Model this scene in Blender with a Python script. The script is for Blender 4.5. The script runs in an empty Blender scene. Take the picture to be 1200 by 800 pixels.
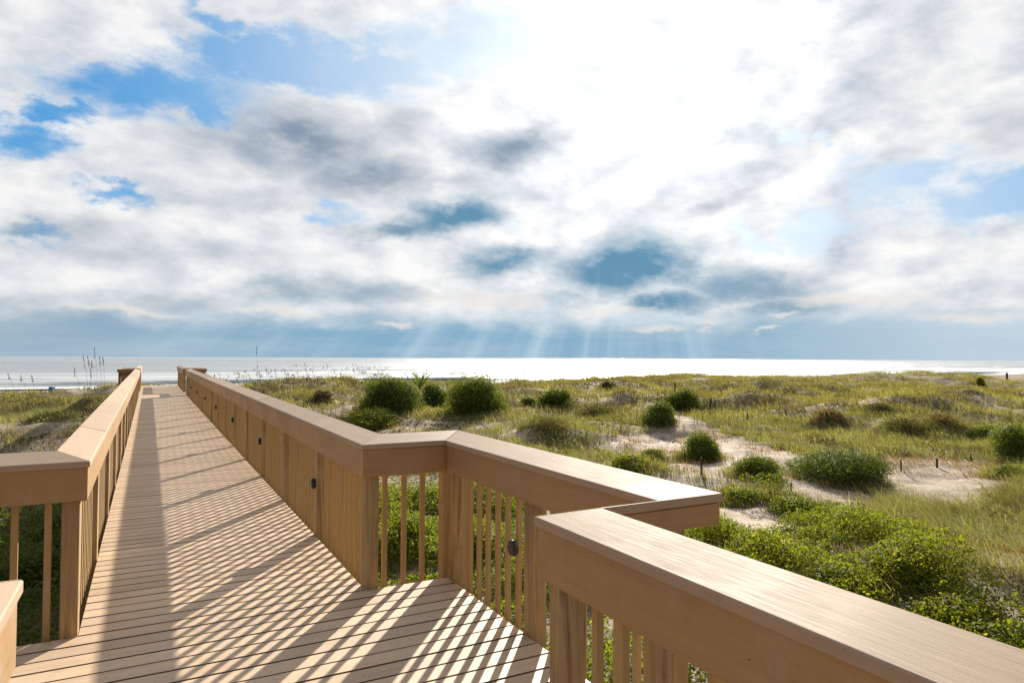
import bpy, bmesh, math, random
import numpy as np
from mathutils import Vector, Matrix
random.seed(7); RS = np.random.RandomState(11)
R = math.radians
scene = bpy.context.scene
COL = scene.collection

# ------------------------------------------------------------------ camera
CAMZ = 1.71
YAW, PITCH, ROLL = R(28.249), R(1.427), 0.00436
cf = Vector((math.sin(YAW)*math.cos(PITCH), math.cos(YAW)*math.cos(PITCH), math.sin(PITCH)))
cr0 = Vector((math.cos(YAW), -math.sin(YAW), 0)); cu0 = cr0.cross(cf)
cr = cr0*math.cos(ROLL) + cu0*math.sin(ROLL)
cu = cr.cross(cf)
cam_d = bpy.data.cameras.new('camera'); cam = bpy.data.objects.new('camera', cam_d); COL.objects.link(cam)
m = Matrix((cr, cu, -cf)).transposed().to_4x4(); m.translation = Vector((0, 0, CAMZ)); cam.matrix_world = m
FP = 791.2; cam_d.lens = 24*FP/800; cam_d.sensor_width = 36; cam_d.sensor_fit = 'HORIZONTAL'
cam_d.clip_start = 0.05; cam_d.clip_end = 60000
scene.camera = cam

def ray(px, py):
    return (cf + cr*((px-600)/FP) - cu*((py-400)/FP)).normalized()
def proj(P):
    P = np.asarray(P, float); v = P - np.array((0, 0, CAMZ))
    d = v @ np.array(cf); d = np.where(d < 0.01, 0.01, d)
    return 600+FP*(v @ np.array(cr))/d, 400-FP*(v @ np.array(cu))/d, d

# ------------------------------------------------------------------ noise (numpy value noise)
_H = RS.rand(256, 256)
def vnoise(x, y):
    xi = np.floor(x).astype(int); yi = np.floor(y).astype(int); fx = x-xi; fy = y-yi
    fx = fx*fx*fx*(fx*(fx*6-15)+10); fy = fy*fy*fy*(fy*(fy*6-15)+10)
    a = _H[xi % 256, yi % 256]; b = _H[(xi+1) % 256, yi % 256]
    c = _H[xi % 256, (yi+1) % 256]; d = _H[(xi+1) % 256, (yi+1) % 256]
    return (a*(1-fx)+b*fx)*(1-fy) + (c*(1-fx)+d*fx)*fy - 0.5
def fbm(x, y, oct=4, seed=0.0):
    s = 0; a = 1.0
    for k in range(oct):
        s = s + a*vnoise(x+seed*17.3+k*31.7, y+seed*9.1+k*11.3); a *= 0.5; x = x*2.03; y = y*2.03
    return s
def sstep(a, b, x):
    t = np.clip((x-a)/(b-a), 0, 1); return t*t*(3-2*t)

# ------------------------------------------------------------------ terrain height
SEA = -3.2
def world_at(px, d):           # ground plan position seen at picture column px, d metres ahead
    t = (px-600)/800
    return (math.cos(YAW)*t*d + math.sin(YAW)*d, -math.sin(YAW)*t*d + math.cos(YAW)*d)
HUMPS = []
def hump(px, d, h, sx, sy):
    x, y = world_at(px, d); HUMPS.append((x, y, h, sx, sy))
hump(715, 44, .55, 4.5, 3.0); hump(640, 38, .3, 4, 3)
hump(560, 32.5, .35, 3, 2.5); hump(455, 33, .35, 3, 2.5)
hump(1150, 46, .75, 13, 8); hump(1000, 40, .5, 7, 5); hump(1060, 30, .35, 3.5, 2.2); hump(880, 48, .4, 8, 4)
hump(800, 31, .45, 2.2, 2.2); hump(1250, 34, .6, 9, 7)
hump(370, 34, .5, 4, 4); hump(1180, 9, .3, 2.5, 2.5)
for _h in [(690, 30, .5, 2.6, 2), (640, 26.5, .4, 2.4, 1.8), (735, 37, .55, 3, 2.4), (880, 38, .5, 4, 2.6), (955, 33, .55, 3.4, 2.2), (1060, 33, .6, 4, 2.4), (1145, 38, .5, 4, 2.6), (930, 52, .5, 6, 3), (800, 54, .55, 6, 3), (1050, 60, .5, 7, 3), (600, 42, .4, 4, 2), (520, 40, .4, 4, 2)]: hump(*_h)
def ground(X, Y):
    X = np.asarray(X, float); Y = np.asarray(Y, float)
    z = -1.40 + 0*X
    z = z + 1.12*np.exp(-((Y-47-2.5*fbm(X*.05, Y*0+3, 2, 5))/11.0)**2)*(1+.5*fbm(X*.09, Y*.03, 3, 2))
    z = z + .5*fbm(X*.11, Y*.11, 3, 1)*sstep(14, 30, Y+.5*np.abs(X)) + (.28+.30*sstep(18, 34, Y+.6*np.abs(X)))*fbm(X*.30, Y*.30, 4, 3) + .05*fbm(X*1.6, Y*1.6, 3, 4)
    # the bank left of the walkway
    L = sstep(-0.9, -3.4, X)
    z = z + L*(.42*sstep(24, 29, Y+.25*(X+4))*sstep(52, 40, Y) + .05 - .72*np.exp(-((Y-47)/10.)**2))*sstep(-40, -16, X)
    for hx, hy, h, sx, sy in HUMPS:
        z = z + h*np.exp(-((X-hx)/sx)**2-((Y-hy)/sy)**2)
    # beach and sea bed
    b = sstep(49, 76, Y)
    zb = -2.75 - (Y-76)*.018
    z = z*(1-b) + np.maximum(zb, -9)*b
    # sand banked up against the outer half of the walkway
    nb = sstep(5.5, 2.0, np.abs(X-.5))*sstep(15, 22, Y)*sstep(50, 44, Y)
    z = z*(1-nb) + np.maximum(z, -.55+.25*fbm(X*.4, Y*.4, 3, 41))*nb
    # corridor under the walkway
    cx = np.abs(X-.5); w = sstep(3.2, 1.7, cx)*sstep(46, 43, Y)
    z = z*(1-w) + np.minimum(z, -.42 - .6*sstep(20, 8, Y))*w
    return z
def g1(x, y): return float(ground(np.array([x]), np.array([y]))[0])
def hit(px, py, dmin=3.0, dmax=130):
    r = ray(px, py); ts = np.linspace(dmin, dmax, 1600)/(r.dot(cf))
    X = r.x*ts; Y = r.y*ts; Z = CAMZ+r.z*ts
    below = np.where(Z <= ground(X, Y))[0]
    k = below[0] if len(below) else len(ts)-1
    return Vector((X[k], Y[k], ground(X[k:k+1], Y[k:k+1])[0])), ts[k]*r.dot(cf)

# ------------------------------------------------------------------ node helpers
def new_mat(name):
    mt = bpy.data.materials.new(name); mt.use_nodes = True
    nt = mt.node_tree; nt.nodes.clear()
    return mt, nt
class NT:
    def __init__(s, nt): s.nt = nt
    def n(s, t, **kw):
        nd = s.nt.nodes.new(t)
        for k, v in kw.items(): setattr(nd, k, v)
        return nd
    def set(s, sock, v):
        if isinstance(v, bpy.types.NodeSocket): s.nt.links.new(v, sock)
        elif v is not None: sock.default_value = v
    def m(s, op, a, b=None, c=None, clamp=False):
        nd = s.n('ShaderNodeMath', operation=op, use_clamp=clamp)
        s.set(nd.inputs[0], a); s.set(nd.inputs[1], b)
        if c is not None: s.set(nd.inputs[2], c)
        return nd.outputs[0]
    def vm(s, op, a, b=None, out=0):
        nd = s.n('ShaderNodeVectorMath', operation=op); s.set(nd.inputs[0], a)
        if op == 'SCALE': s.set(nd.inputs['Scale'], b)
        else: s.set(nd.inputs[1], b)
        return nd.outputs['Value'] if op in ('LENGTH', 'DOT_PRODUCT', 'DISTANCE') else nd.outputs[0]
    def mix(s, f, a, b, bt='MIX'):
        nd = s.n('ShaderNodeMix', data_type='RGBA', blend_type=bt)
        s.set(nd.inputs[0], f); s.set(nd.inputs[6], a if isinstance(a, bpy.types.NodeSocket) else (*a[:3], 1))
        s.set(nd.inputs[7], b if isinstance(b, bpy.types.NodeSocket) else (*b[:3], 1))
        return nd.outputs[2]
    def rng(s, v, a, b, c=0.0, d=1.0, smooth=True):
        nd = s.n('ShaderNodeMapRange', interpolation_type='SMOOTHSTEP' if smooth else 'LINEAR')
        s.set(nd.inputs[0], v)
        for i, q in enumerate((a, b, c, d)): nd.inputs[i+1].default_value = q
        return nd.outputs[0]
    def noise(s, vec, scale, detail=4, rough=.55, dist=0, color=False, dims='3D'):
        nd = s.n('ShaderNodeTexNoise', noise_dimensions=dims)
        if vec is not None: s.set(nd.inputs['Vector'], vec)
        nd.inputs['Scale'].default_value = scale; nd.inputs['Detail'].default_value = detail
        nd.inputs['Roughness'].default_value = rough; nd.inputs['Distortion'].default_value = dist
        return nd.outputs['Color' if color else 'Fac']
    def mapping(s, vec, loc=(0, 0, 0), rot=(0, 0, 0), scale=(1, 1, 1), typ='POINT'):
        nd = s.n('ShaderNodeMapping', vector_type=typ); s.set(nd.inputs[0], vec)
        nd.inputs[1].default_value = loc; nd.inputs[2].default_value = rot; nd.inputs[3].default_value = scale
        return nd.outputs[0]
    def ramp(s, f, stops):
        nd = s.n('ShaderNodeValToRGB'); e = nd.color_ramp.elements
        while len(e) > 1: e.remove(e[-1])
        e[0].position = stops[0][0]; e[0].color = (*stops[0][1], 1)
        for p, c in stops[1:]:
            q = e.new(p); q.color = (*c, 1)
        s.set(nd.inputs[0], f); return nd.outputs[0]
    def bump(s, h, strength, dist):
        nd = s.n('ShaderNodeBump'); nd.inputs['Strength'].default_value = strength
        nd.inputs['Distance'].default_value = dist; s.set(nd.inputs['Height'], h); return nd.outputs[0]
    def out(s, sh):
        o = s.n('ShaderNodeOutputMaterial'); s.nt.links.new(sh, o.inputs[0])
    def bsdf(s, col, rough, normal=None, spec=.5, **kw):
        b = s.n('ShaderNodeBsdfPrincipled')
        s.set(b.inputs['Base Color'], col if isinstance(col, bpy.types.NodeSocket) else (*col, 1))
        s.set(b.inputs['Roughness'], rough); b.inputs['Specular IOR Level'].default_value = spec
        if normal is not None: s.nt.links.new(normal, b.inputs['Normal'])
        for k, v in kw.items(): s.set(b.inputs[k], v)
        return b.outputs[0]

# ------------------------------------------------------------------ materials
def wood(name, base, along='Y', rough=.5, grain=.12, bump=.25, spots=True, plank=False, knots=False, spec=.5):
    mt, nt = new_mat(name); T = NT(nt)
    geo = T.n('ShaderNodeNewGeometry'); pos = geo.outputs['Position']; rnd = geo.outputs['Random Per Island']
    sc = {'X': (1.2, 26, 26), 'Y': (26, 1.2, 26), 'Z': (26, 26, 1.2)}[along]
    off = T.n('ShaderNodeCombineXYZ'); T.set(off.inputs[0], T.m('MULTIPLY', rnd, 37.0)); T.set(off.inputs[2], T.m('MULTIPLY', rnd, 91.0))
    p = T.mapping(T.vm('ADD', pos, off.outputs[0]), scale=sc)
    gr = T.noise(p, 1.0 if not knots else .5, 5, .6, .6 if not knots else 2.2)
    fine = T.noise(T.mapping(pos, scale=tuple(q*5 for q in sc)), 1.0, 3, .6)
    big = T.noise(pos, 1.3, 4, .6)
    dark = tuple(c*(1-grain*2.2) for c in base); lite = tuple(min(1, c*(1+grain)) for c in base)
    col = T.ramp(gr, [(.28, dark), (.5, base), (.75, lite)] if not knots else [(.36, dark), (.46, tuple(c*.8 for c in base)), (.52, base), (.62, lite)])
    col = T.mix(T.rng(big, .35, .7, 0, .5), col, tuple(c*f for c, f in zip(base, (.80, .82, .86))))
    hsv = T.n('ShaderNodeHueSaturation'); T.set(hsv.inputs['Value'], T.rng(rnd, 0, 1, .85, 1.10, False)); T.set(hsv.inputs['Color'], col)
    col = hsv.outputs[0]
    if knots:
        v = T.n('ShaderNodeTexVoronoi'); T.set(v.inputs['Vector'], T.mapping(T.vm('ADD', pos, off.outputs[0]), scale=(7, 7, 2.2))); v.inputs['Scale'].default_value = 1.0
        k = T.rng(v.outputs['Distance'], .10, .2, .75, 0)
        col = T.mix(k, col, tuple(c*.38 for c in base))
    if spots:
        sp = T.noise(pos, 42, 2, .5); col = T.mix(T.rng(sp, .70, .78, 0, .5), col, tuple(c*.5 for c in base))
        st = T.noise(T.mapping(pos, scale=(1, 1, 1)), 5.5, 5, .7); col = T.mix(T.rng(st, .54, .75, 0, .42), col, tuple(c*.62 for c in base))
    if plank:
        # screw heads in two rows over every joist (joists .61 m apart)
        sx = T.n('ShaderNodeSeparateXYZ'); T.set(sx.inputs[0], pos)
        fx = T.m('ABSOLUTE', T.m('SUBTRACT', T.m('FRACT', T.m('DIVIDE', T.m('ADD', sx.outputs[0], 20.0), .61)), .5))
        fy = T.m('ABSOLUTE', T.m('SUBTRACT', T.m('FRACT', T.m('DIVIDE', T.m('ADD', sx.outputs[1], 40.0), .077)), .5))
        dx = T.m('MULTIPLY', fx, .61); dy = T.m('MULTIPLY', fy, .077)
        dd = T.m('SQRT', T.m('ADD', T.m('MULTIPLY', dx, dx), T.m('MULTIPLY', dy, dy)))
        col = T.mix(T.rng(dd, .0045, .0065, .85, 0), col, (.10, .075, .055))
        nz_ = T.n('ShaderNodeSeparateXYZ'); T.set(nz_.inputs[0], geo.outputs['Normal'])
        col = T.mix(T.rng(T.m('ABSOLUTE', nz_.outputs[2]), .3, .8, .85, 0), col, (.09, .06, .038))   # plank side faces coloured dark to paint in the shade of the gaps
        foot = T.noise(T.mapping(pos, scale=(1.6, .8, 1)), 1.5, 5, .65)
        col = T.mix(T.rng(foot, .45, .72, 0, .42), col, (.47, .35, .235))
    if spots and not plank:                       # nail holes, dings and worn patches
        v2 = T.n('ShaderNodeTexVoronoi'); T.set(v2.inputs['Vector'], pos); v2.inputs['Scale'].default_value = 5.0
        col = T.mix(T.rng(v2.outputs['Distance'], .016, .026, .8, 0), col, (.05, .035, .025))
        wn = T.noise(T.mapping(pos, scale=(1, 1, 1)), 2.6, 7, .72)
        col = T.mix(T.rng(wn, .50, .70, 0, .34), col, (.46, .37, .29))
        gn = T.noise(pos, 240, 2, .6); col = T.mix(T.rng(gn, .35, .65, .18, 0), col, tuple(c*.55 for c in base))
    h = T.m('ADD', T.m('MULTIPLY', gr, .6), T.m('MULTIPLY', fine, .5))
    if spots and not plank: h = T.m('ADD', h, T.m('MULTIPLY', gn, .10))
    nrm = T.bump(h, bump, .004)
    rr = T.m('ADD', T.rng(big, .3, .7, rough-.06, rough+.1, False), T.m('MULTIPLY', T.m('SUBTRACT', fine, .5), .25))
    T.out(T.bsdf(col, rr, nrm, spec))
    return mt
RAIL = (.385, .232, .103)
M = {}
M['railY'] = wood('painted_rail_board', RAIL, 'Y', .46, .07, .22)
M['railX'] = wood('painted_rail_board_cross', RAIL, 'X', .46, .07, .22)
M['cap'] = wood('rail_cap_board', (.44, .315, .215), 'Y', .62, .06, .35, spec=.24)
M['capX'] = wood('rail_cap_board_cross', (.44, .315, .215), 'X', .62, .06, .35, spec=.24)
M['bal'] = wood('baluster_wood', (.43, .285, .118), 'Z', .55, .10, .25)
M['post'] = wood('timber_post_wood', (.38, .25, .115), 'Z', .6, .30, .4, knots=True)
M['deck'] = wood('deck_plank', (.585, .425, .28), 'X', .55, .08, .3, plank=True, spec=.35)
M['frame'] = wood('deck_frame_timber', (.25, .18, .11), 'Y', .7, .15, .3)
M['stake'] = wood('weathered_stake', (.10, .075, .055), 'Z', .8, .2, .3)

def simple(name, col, rough=.5, spec=.5, var=.15, scale=20, **kw):
    mt, nt = new_mat(name); T = NT(nt)
    geo = T.n('ShaderNodeNewGeometry')
    nz = T.noise(geo.outputs['Position'], scale, 4, .6)
    c = T.mix(nz, tuple(q*(1-var) for q in col), tuple(min(1, q*(1+var)) for q in col))
    T.out(T.bsdf(c, rough, T.bump(nz, .1, .002), spec, **kw)); return mt
M['black'] = simple('black_plastic', (.012, .011, .012), .28)
M['lens'] = simple('smoked_lens', (.06, .055, .05), .12)
M['blue'] = simple('blue_canvas', (.045, .16, .30), .7)
M['chair'] = simple('weathered_chair_wood', (.22, .12, .06), .7)
M['seed'] = simple('dry_seed_head', (.17, .105, .05), .8, .2, .3)

def leaf_mat(name, dark, lite, tint=None, trans=.35, rough=.42, tintf=.25, spec=.3, patch=None):
    mt, nt = new_mat(name); T = NT(nt)
    geo = T.n('ShaderNodeNewGeometry'); rnd = geo.outputs['Random Per Island']; pos = geo.outputs['Position']
    nz = T.noise(pos, 1.1, 3, .6)
    f = T.m('ADD', T.m('MULTIPLY', rnd, .65), T.m('MULTIPLY', T.rng(nz, .3, .7), .35))
    col = T.mix(f, dark, lite)
    if tint:
        r2 = T.m('FRACT', T.m('MULTIPLY', rnd, 71.37))
        col = T.mix(T.rng(r2, 1-tintf, 1.0, 0, .9), col, tint)
    if patch:                                        # clumps of another plant colour
        pz = T.noise(pos, patch[1], 4, .6)
        col = T.mix(T.rng(pz, patch[2], patch[2]+.12, 0, patch[3]), col, patch[0])
    b = T.bsdf(col, rough, None, spec)
    tr = T.n('ShaderNodeBsdfTranslucent')
    tc = T.mix(1.0, col, (1.6, 1.6, .65), 'MULTIPLY'); nt.links.new(tc, tr.inputs[0])
    mx = T.n('ShaderNodeMixShader'); mx.inputs[0].default_value = trans
    nt.links.new(b, mx.inputs[1]); nt.links.new(tr.outputs[0], mx.inputs[2])
    T.out(mx.outputs[0]); return mt
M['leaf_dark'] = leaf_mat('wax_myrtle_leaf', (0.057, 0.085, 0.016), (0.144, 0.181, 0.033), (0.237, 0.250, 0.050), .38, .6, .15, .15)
M['leaf_mid'] = leaf_mat('yaupon_leaf', (0.072, 0.103, 0.016), (0.168, 0.198, 0.031), (0.264, 0.252, 0.048), .42, .6, .2, .15)
M['leaf_bright'] = leaf_mat('bright_shrub_leaf', (0.094, 0.127, 0.015), (0.231, 0.253, 0.033), (0.352, 0.297, 0.055), .45, .6, .2, .18)
M['leaf_cover'] = leaf_mat('ground_cover_leaf', (0.078, 0.110, 0.013), (0.224, 0.241, 0.029), (0.336, 0.280, 0.045), .48, .62, .06, .10)
M['leaf_gloss'] = leaf_mat('glossy_leaf', (0.054, 0.082, 0.019), (0.132, 0.168, 0.036), (0.312, 0.324, 0.120), .34, .58, .14, .14)
M['leaf_brown'] = leaf_mat('dry_scrub_leaf', (.105, .080, .042), (.22, .175, .09), (.27, .15, .06), .35, .7, .2, .12)
M['leaf_olive'] = leaf_mat('olive_scrub_leaf', (0.077, 0.077, 0.037), (0.169, 0.156, 0.069), (0.237, 0.175, 0.088), .38, .7, .3, .12)
M['palm'] = leaf_mat('palm_frond', (.05, .08, .02), (.14, .18, .05), None, .35, .4)
M['grass_far'] = leaf_mat('dune_grass', (.12, .118, .050), (.30, .275, .12), (.38, .31, .16), .42, .65, .3, .12, patch=((.115, .09, .054), .33, .47, .85))
M['grass_near'] = leaf_mat('beach_grass', (.105, .118, .045), (.28, .28, .12), (.42, .37, .23), .43, .6, .35, .15, patch=((.13, .105, .062), 1.1, .47, .8))
M['grass_dry'] = leaf_mat('dry_grass', (.16, .10, .055), (.30, .20, .12), (.30, .11, .04), .3, .7, .3, .15)
M['twig'] = simple('twig_bark', (.09, .065, .045), .85)

def sand_mat():
    mt, nt = new_mat('dune_sand'); T = NT(nt)
    geo = T.n('ShaderNodeNewGeometry'); pos = geo.outputs['Position']
    a = T.noise(pos, .35, 5, .6); b = T.noise(pos, 3.0, 6, .65); c = T.noise(pos, 55, 3, .7); d = T.noise(pos, 9, 5, .7)
    col = T.mix(T.rng(b, .3, .7), (.40, .315, .235), (.56, .465, .37))
    col = T.mix(T.rng(a, .45, .65, 0, .35), col, (.37, .29, .20))
    col = T.mix(T.rng(d, .57, .70, 0, .65), col, (.17, .12, .075))          # litter and dead stems
    col = T.mix(T.rng(c, .60, .72, 0, .35), col, (.20, .15, .11))
    at = T.n('ShaderNodeAttribute', attribute_name='duff')      # plant litter between the stems
    lit = T.mix(T.noise(pos, 14, 5, .7), (.075, .06, .028), (.26, .205, .115))
    col = T.mix(T.m('MULTIPLY', at.outputs['Fac'], T.rng(T.noise(pos, 2.2, 5, .65), .3, .6, .55, .98)), col, lit)
    h = T.m('ADD', T.m('MULTIPLY', b, .6), T.m('ADD', T.m('MULTIPLY', d, .35), T.m('MULTIPLY', c, .06)))
    # wet sand by the water
    s = T.n('ShaderNodeSeparateXYZ'); T.set(s.inputs[0], pos)
    wet = T.rng(s.outputs[2], SEA+.05, SEA+.4, 1, 0)
    col = T.mix(wet, col, (.19, .155, .12))
    T.out(T.bsdf(col, T.rng(s.outputs[2], SEA+.05, SEA+.4, .25, .92), T.bump(h, .8, .12), .25)); return mt
M['sand'] = sand_mat()

def water_mat():
    mt, nt = new_mat('sea_water'); T = NT(nt)
    geo = T.n('ShaderNodeNewGeometry'); pos = geo.outputs['Position']
    w1 = T.noise(T.mapping(pos, scale=(.035, .16, 1)), 1, 4, .6, .3)
    w2 = T.noise(T.mapping(pos, scale=(.35, .8, 1)), 1, 5, .65)
    streak = T.noise(T.mapping(pos, scale=(.0035, .045, 1)), 1, 5, .65)
    h = T.m('ADD', T.m('MULTIPLY', w1, 4.0), T.m('MULTIPLY', w2, 1.1))
    sx = T.n('ShaderNodeSeparateXYZ'); T.set(sx.inputs[0], pos)
    y = sx.outputs[1]
    # lines of foam where the waves run ashore
    wob = T.m('MULTIPLY', T.m('SUBTRACT', T.noise(T.mapping(pos, scale=(.022, .05, 1)), 1, 5, .6), .5), 60.0)
    yy = T.m('ADD', y, wob)
    saw = T.m('FRACT', T.m('DIVIDE', yy, 26.0))
    line = T.rng(saw, .0, .34, 1, 0)
    near = T.rng(y, 120, 215, 1, 0)
    patch = T.rng(T.noise(T.mapping(pos, scale=(.12, .45, 1)), 1, 6, .75), .40, .56)
    foam = T.m('MULTIPLY', T.m('MULTIPLY', line, near), patch, clamp=True)
    far = T.m('MULTIPLY', T.rng(T.noise(T.mapping(pos, scale=(.004, .035, 1)), 1, 6, .7), .30, .68), .66)
    foam = T.m('MAXIMUM', foam, far)
    wc = T.mix(T.rng(streak, .38, .64), (.13, .17, .20), (.26, .30, .32))
    water = T.bsdf(wc, T.rng(streak, .35, .65, .14, .34), T.bump(h, 1.0, 1.0), .36)
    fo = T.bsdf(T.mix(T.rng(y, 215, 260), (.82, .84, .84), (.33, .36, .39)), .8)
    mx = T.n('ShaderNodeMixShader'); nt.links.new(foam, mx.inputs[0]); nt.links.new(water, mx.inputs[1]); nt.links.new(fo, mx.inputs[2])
    T.out(mx.outputs[0]); return mt
M['water'] = water_mat()

# ------------------------------------------------------------------ mesh helpers
def np_mesh(name, verts, faces_flat, loop_tot, smooth=False):
    me = bpy.data.meshes.new(name)
    verts = np.ascontiguousarray(verts, np.float32); faces_flat = np.ascontiguousarray(faces_flat, np.int32)
    loop_tot = np.ascontiguousarray(loop_tot, np.int32)
    me.vertices.add(len(verts)); me.vertices.foreach_set('co', verts.ravel())
    me.loops.add(len(faces_flat)); me.loops.foreach_set('vertex_index', faces_flat)
    me.polygons.add(len(loop_tot)); ls = np.concatenate(([0], np.cumsum(loop_tot)[:-1])).astype(np.int32)
    me.polygons.foreach_set('loop_start', ls); me.polygons.foreach_set('loop_total', loop_tot)
    if smooth: me.polygons.foreach_set('use_smooth', np.ones(len(loop_tot), bool))
    me.update(calc_edges=True); me.validate(); return me
def link(name, me, mat=None, parent=None, loc=None):
    o = bpy.data.objects.new(name, me); COL.objects.link(o)
    if mat is not None: me.materials.append(mat)
    if parent is not None: o.parent = parent
    if loc is not None: o.location = loc
    return o
def tag(o, label=None, cat=None, group=None, kind=None):
    if label: o['label'] = label
    if cat: o['category'] = cat
    if group: o['group'] = group
    if kind: o['kind'] = kind
    return o
def empty(name, loc=(0, 0, 0)):
    o = bpy.data.objects.new(name, None); o.empty_display_size = .2; o.location = loc; COL.objects.link(o); return o

SL = .0029
def lift(p): return (p[0], p[1], p[2] + SL*max(0.0, p[1]-5.0))
class MB:
    def __init__(s): s.bm = bmesh.new()
    def hexa(s, q):                    # 8 points: 4 bottom (ccw), 4 top
        v = [s.bm.verts.new(lift(p)) for p in q]
        for f in ((3, 2, 1, 0), (4, 5, 6, 7), (0, 1, 5, 4), (1, 2, 6, 5), (2, 3, 7, 6), (3, 0, 4, 7)):
            s.bm.faces.new([v[i] for i in f])
    def box(s, x0, x1, y0, y1, z0, z1):
        s.hexa([(x0, y0, z0), (x1, y0, z0), (x1, y1, z0), (x0, y1, z0), (x0, y0, z1), (x1, y0, z1), (x1, y1, z1), (x0, y1, z1)])
    def build(s, name, mat, parent=None, bevel=.004):
        bmesh.ops.recalc_face_normals(s.bm, faces=s.bm.faces)
        me = bpy.data.meshes.new(name); s.bm.to_mesh(me); s.bm.free()
        o = link(name, me, mat, parent)
        if bevel:
            b = o.modifiers.new('bevel', 'BEVEL'); b.width = bevel; b.segments = 2; b.limit_method = 'ANGLE'; b.angle_limit = R(40)
        return o
def tube(bm, pts, radii, seg=8):
    rings = []
    for i, p in enumerate(pts):
        a = Vector(pts[max(0, i-1)]); b = Vector(pts[min(len(pts)-1, i+1)]); t = (b-a).normalized()
        u = t.orthogonal().normalized(); w = t.cross(u)
        rings.append([bm.verts.new(Vector(p)+(u*math.cos(2*math.pi*k/seg)+w*math.sin(2*math.pi*k/seg))*radii[i]) for k in range(seg)])
    for a, b in zip(rings, rings[1:]):
        for k in range(seg): bm.faces.new((a[k], a[(k+1) % seg], b[(k+1) % seg], b[k]))
    bm.faces.new(rings[0][::-1]); bm.faces.new(rings[-1])

# ------------------------------------------------------------------ boardwalk
LX, RX = -.307, 1.381            # inner cap edges of the walk
LB, RB = -.96, 2.035            # inner cap edges in the overlooks
YD, YA = 2.379, 4.875             # overlook ends, right side
YLD, YLA = 2.384, 4.871           # overlook ends, left side
YF0, YF1, YEND = 32.3, 34.9, 42.4
def span(y):
    l = LB if (YLD < y < YLA or YF0 < y < YF1) else LX
    r = RB if (YD < y < YA or YF0 < y < YF1) else RX
    return l-.050, r+.050
deck = MB(); pitch = .154; y = -4.0
while y < YEND:
    l, r = span(y+pitch/2)
    z = random.uniform(-.0012, .0012)
    deck.box(l, r, y+.0080, y+pitch-.0080, -.03+z, z)
    y += pitch
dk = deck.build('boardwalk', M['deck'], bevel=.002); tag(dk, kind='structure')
fr = MB()
for x in np.arange(-.30, 1.4, .61): fr.box(x-.019, x+.019, -4, YEND, -.24, -.032)
for y0, y1, xa, xb in ((YD+.05, YA-.05, 1.45, RB+.03), (YLD+.05, YLA-.05, LB-.03, LX-.09), (YF0, YF1, 1.45, RB+.03), (YF0, YF1, LB-.03, LX-.09)):
    for q in np.arange(y0+.05, y1, .6): fr.box(xa, xb, q-.019, q+.019, -.22, -.033)
tag(fr.build('boardwalk_joist', M['frame'], dk, bevel=0))
rim = MB()
for x in (LX, RX):
    s = 1 if x > 0 else -1
    for a, b in ((-4, (YD if s > 0 else YLD)), ((YA if s > 0 else YLA), YF0), (YF1, YEND)):
        xs = sorted((x+s*.008, x+s*.046)); rim.box(xs[0], xs[1], a, b, -.26, -.034)
for x, a, b in ((RB, YD, YA), (LB, YLD, YLA), (RB, YF0, YF1), (LB, YF0, YF1)):
    s = 1 if x > 0 else -1; xs = sorted((x+s*.008, x+s*.046)); rim.box(xs[0], xs[1], a, b, -.26, -.034)
for xa, xb, yy in ((RX, RB, YA), (RX, RB, YD), (LB, LX, YLA), (LB, LX, YLD), (RX, RB, YF0), (RX, RB, YF1), (LB, LX, YF0), (LB, LX, YF1)):
    rim.box(xa+.05, xb-.05, yy-.019, yy+.019, -.265, -.036)
rim.build('rim_board', M['frame'], dk, bevel=0)
st = MB()
for k in range(11): st.box(LX, RX, YEND+.02+k*.30, YEND+.30+k*.30, -.19*(k+1)-.04, -.19*(k+1))
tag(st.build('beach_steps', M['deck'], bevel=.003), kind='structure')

CAPW, CAPR, CAPT, HT = .194, .054, .038, 1.071
def unit2(a, b):
    d = Vector((b[0]-a[0], b[1]-a[1])); return d.normalized()
def make_light(parent, x, y, z, nx, ny, r=.051):
    n = Vector((nx, ny, 0)); bm = bmesh.new(); c = Vector(lift((x, y, z)))
    prof = [(0, r*.9), (.010, r), (.026, r), (.036, r*.86)]
    tube(bm, [c+n*q for q, _ in prof], [w for _, w in prof], 24)
    bmesh.ops.recalc_face_normals(bm, faces=bm.faces)
    me = bpy.data.meshes.new('step_light'); bm.to_mesh(me); bm.free(); o = link('step_light', me, M['black'], parent)
    b2 = bmesh.new(); tube(b2, [c+n*.0362, c+n*.041], [r*.62, r*.5], 20); bmesh.ops.recalc_face_normals(b2, faces=b2.faces)
    me2 = bpy.data.meshes.new('lens'); b2.to_mesh(me2); b2.free(); link('lens', me2, M['lens'], o)

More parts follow.
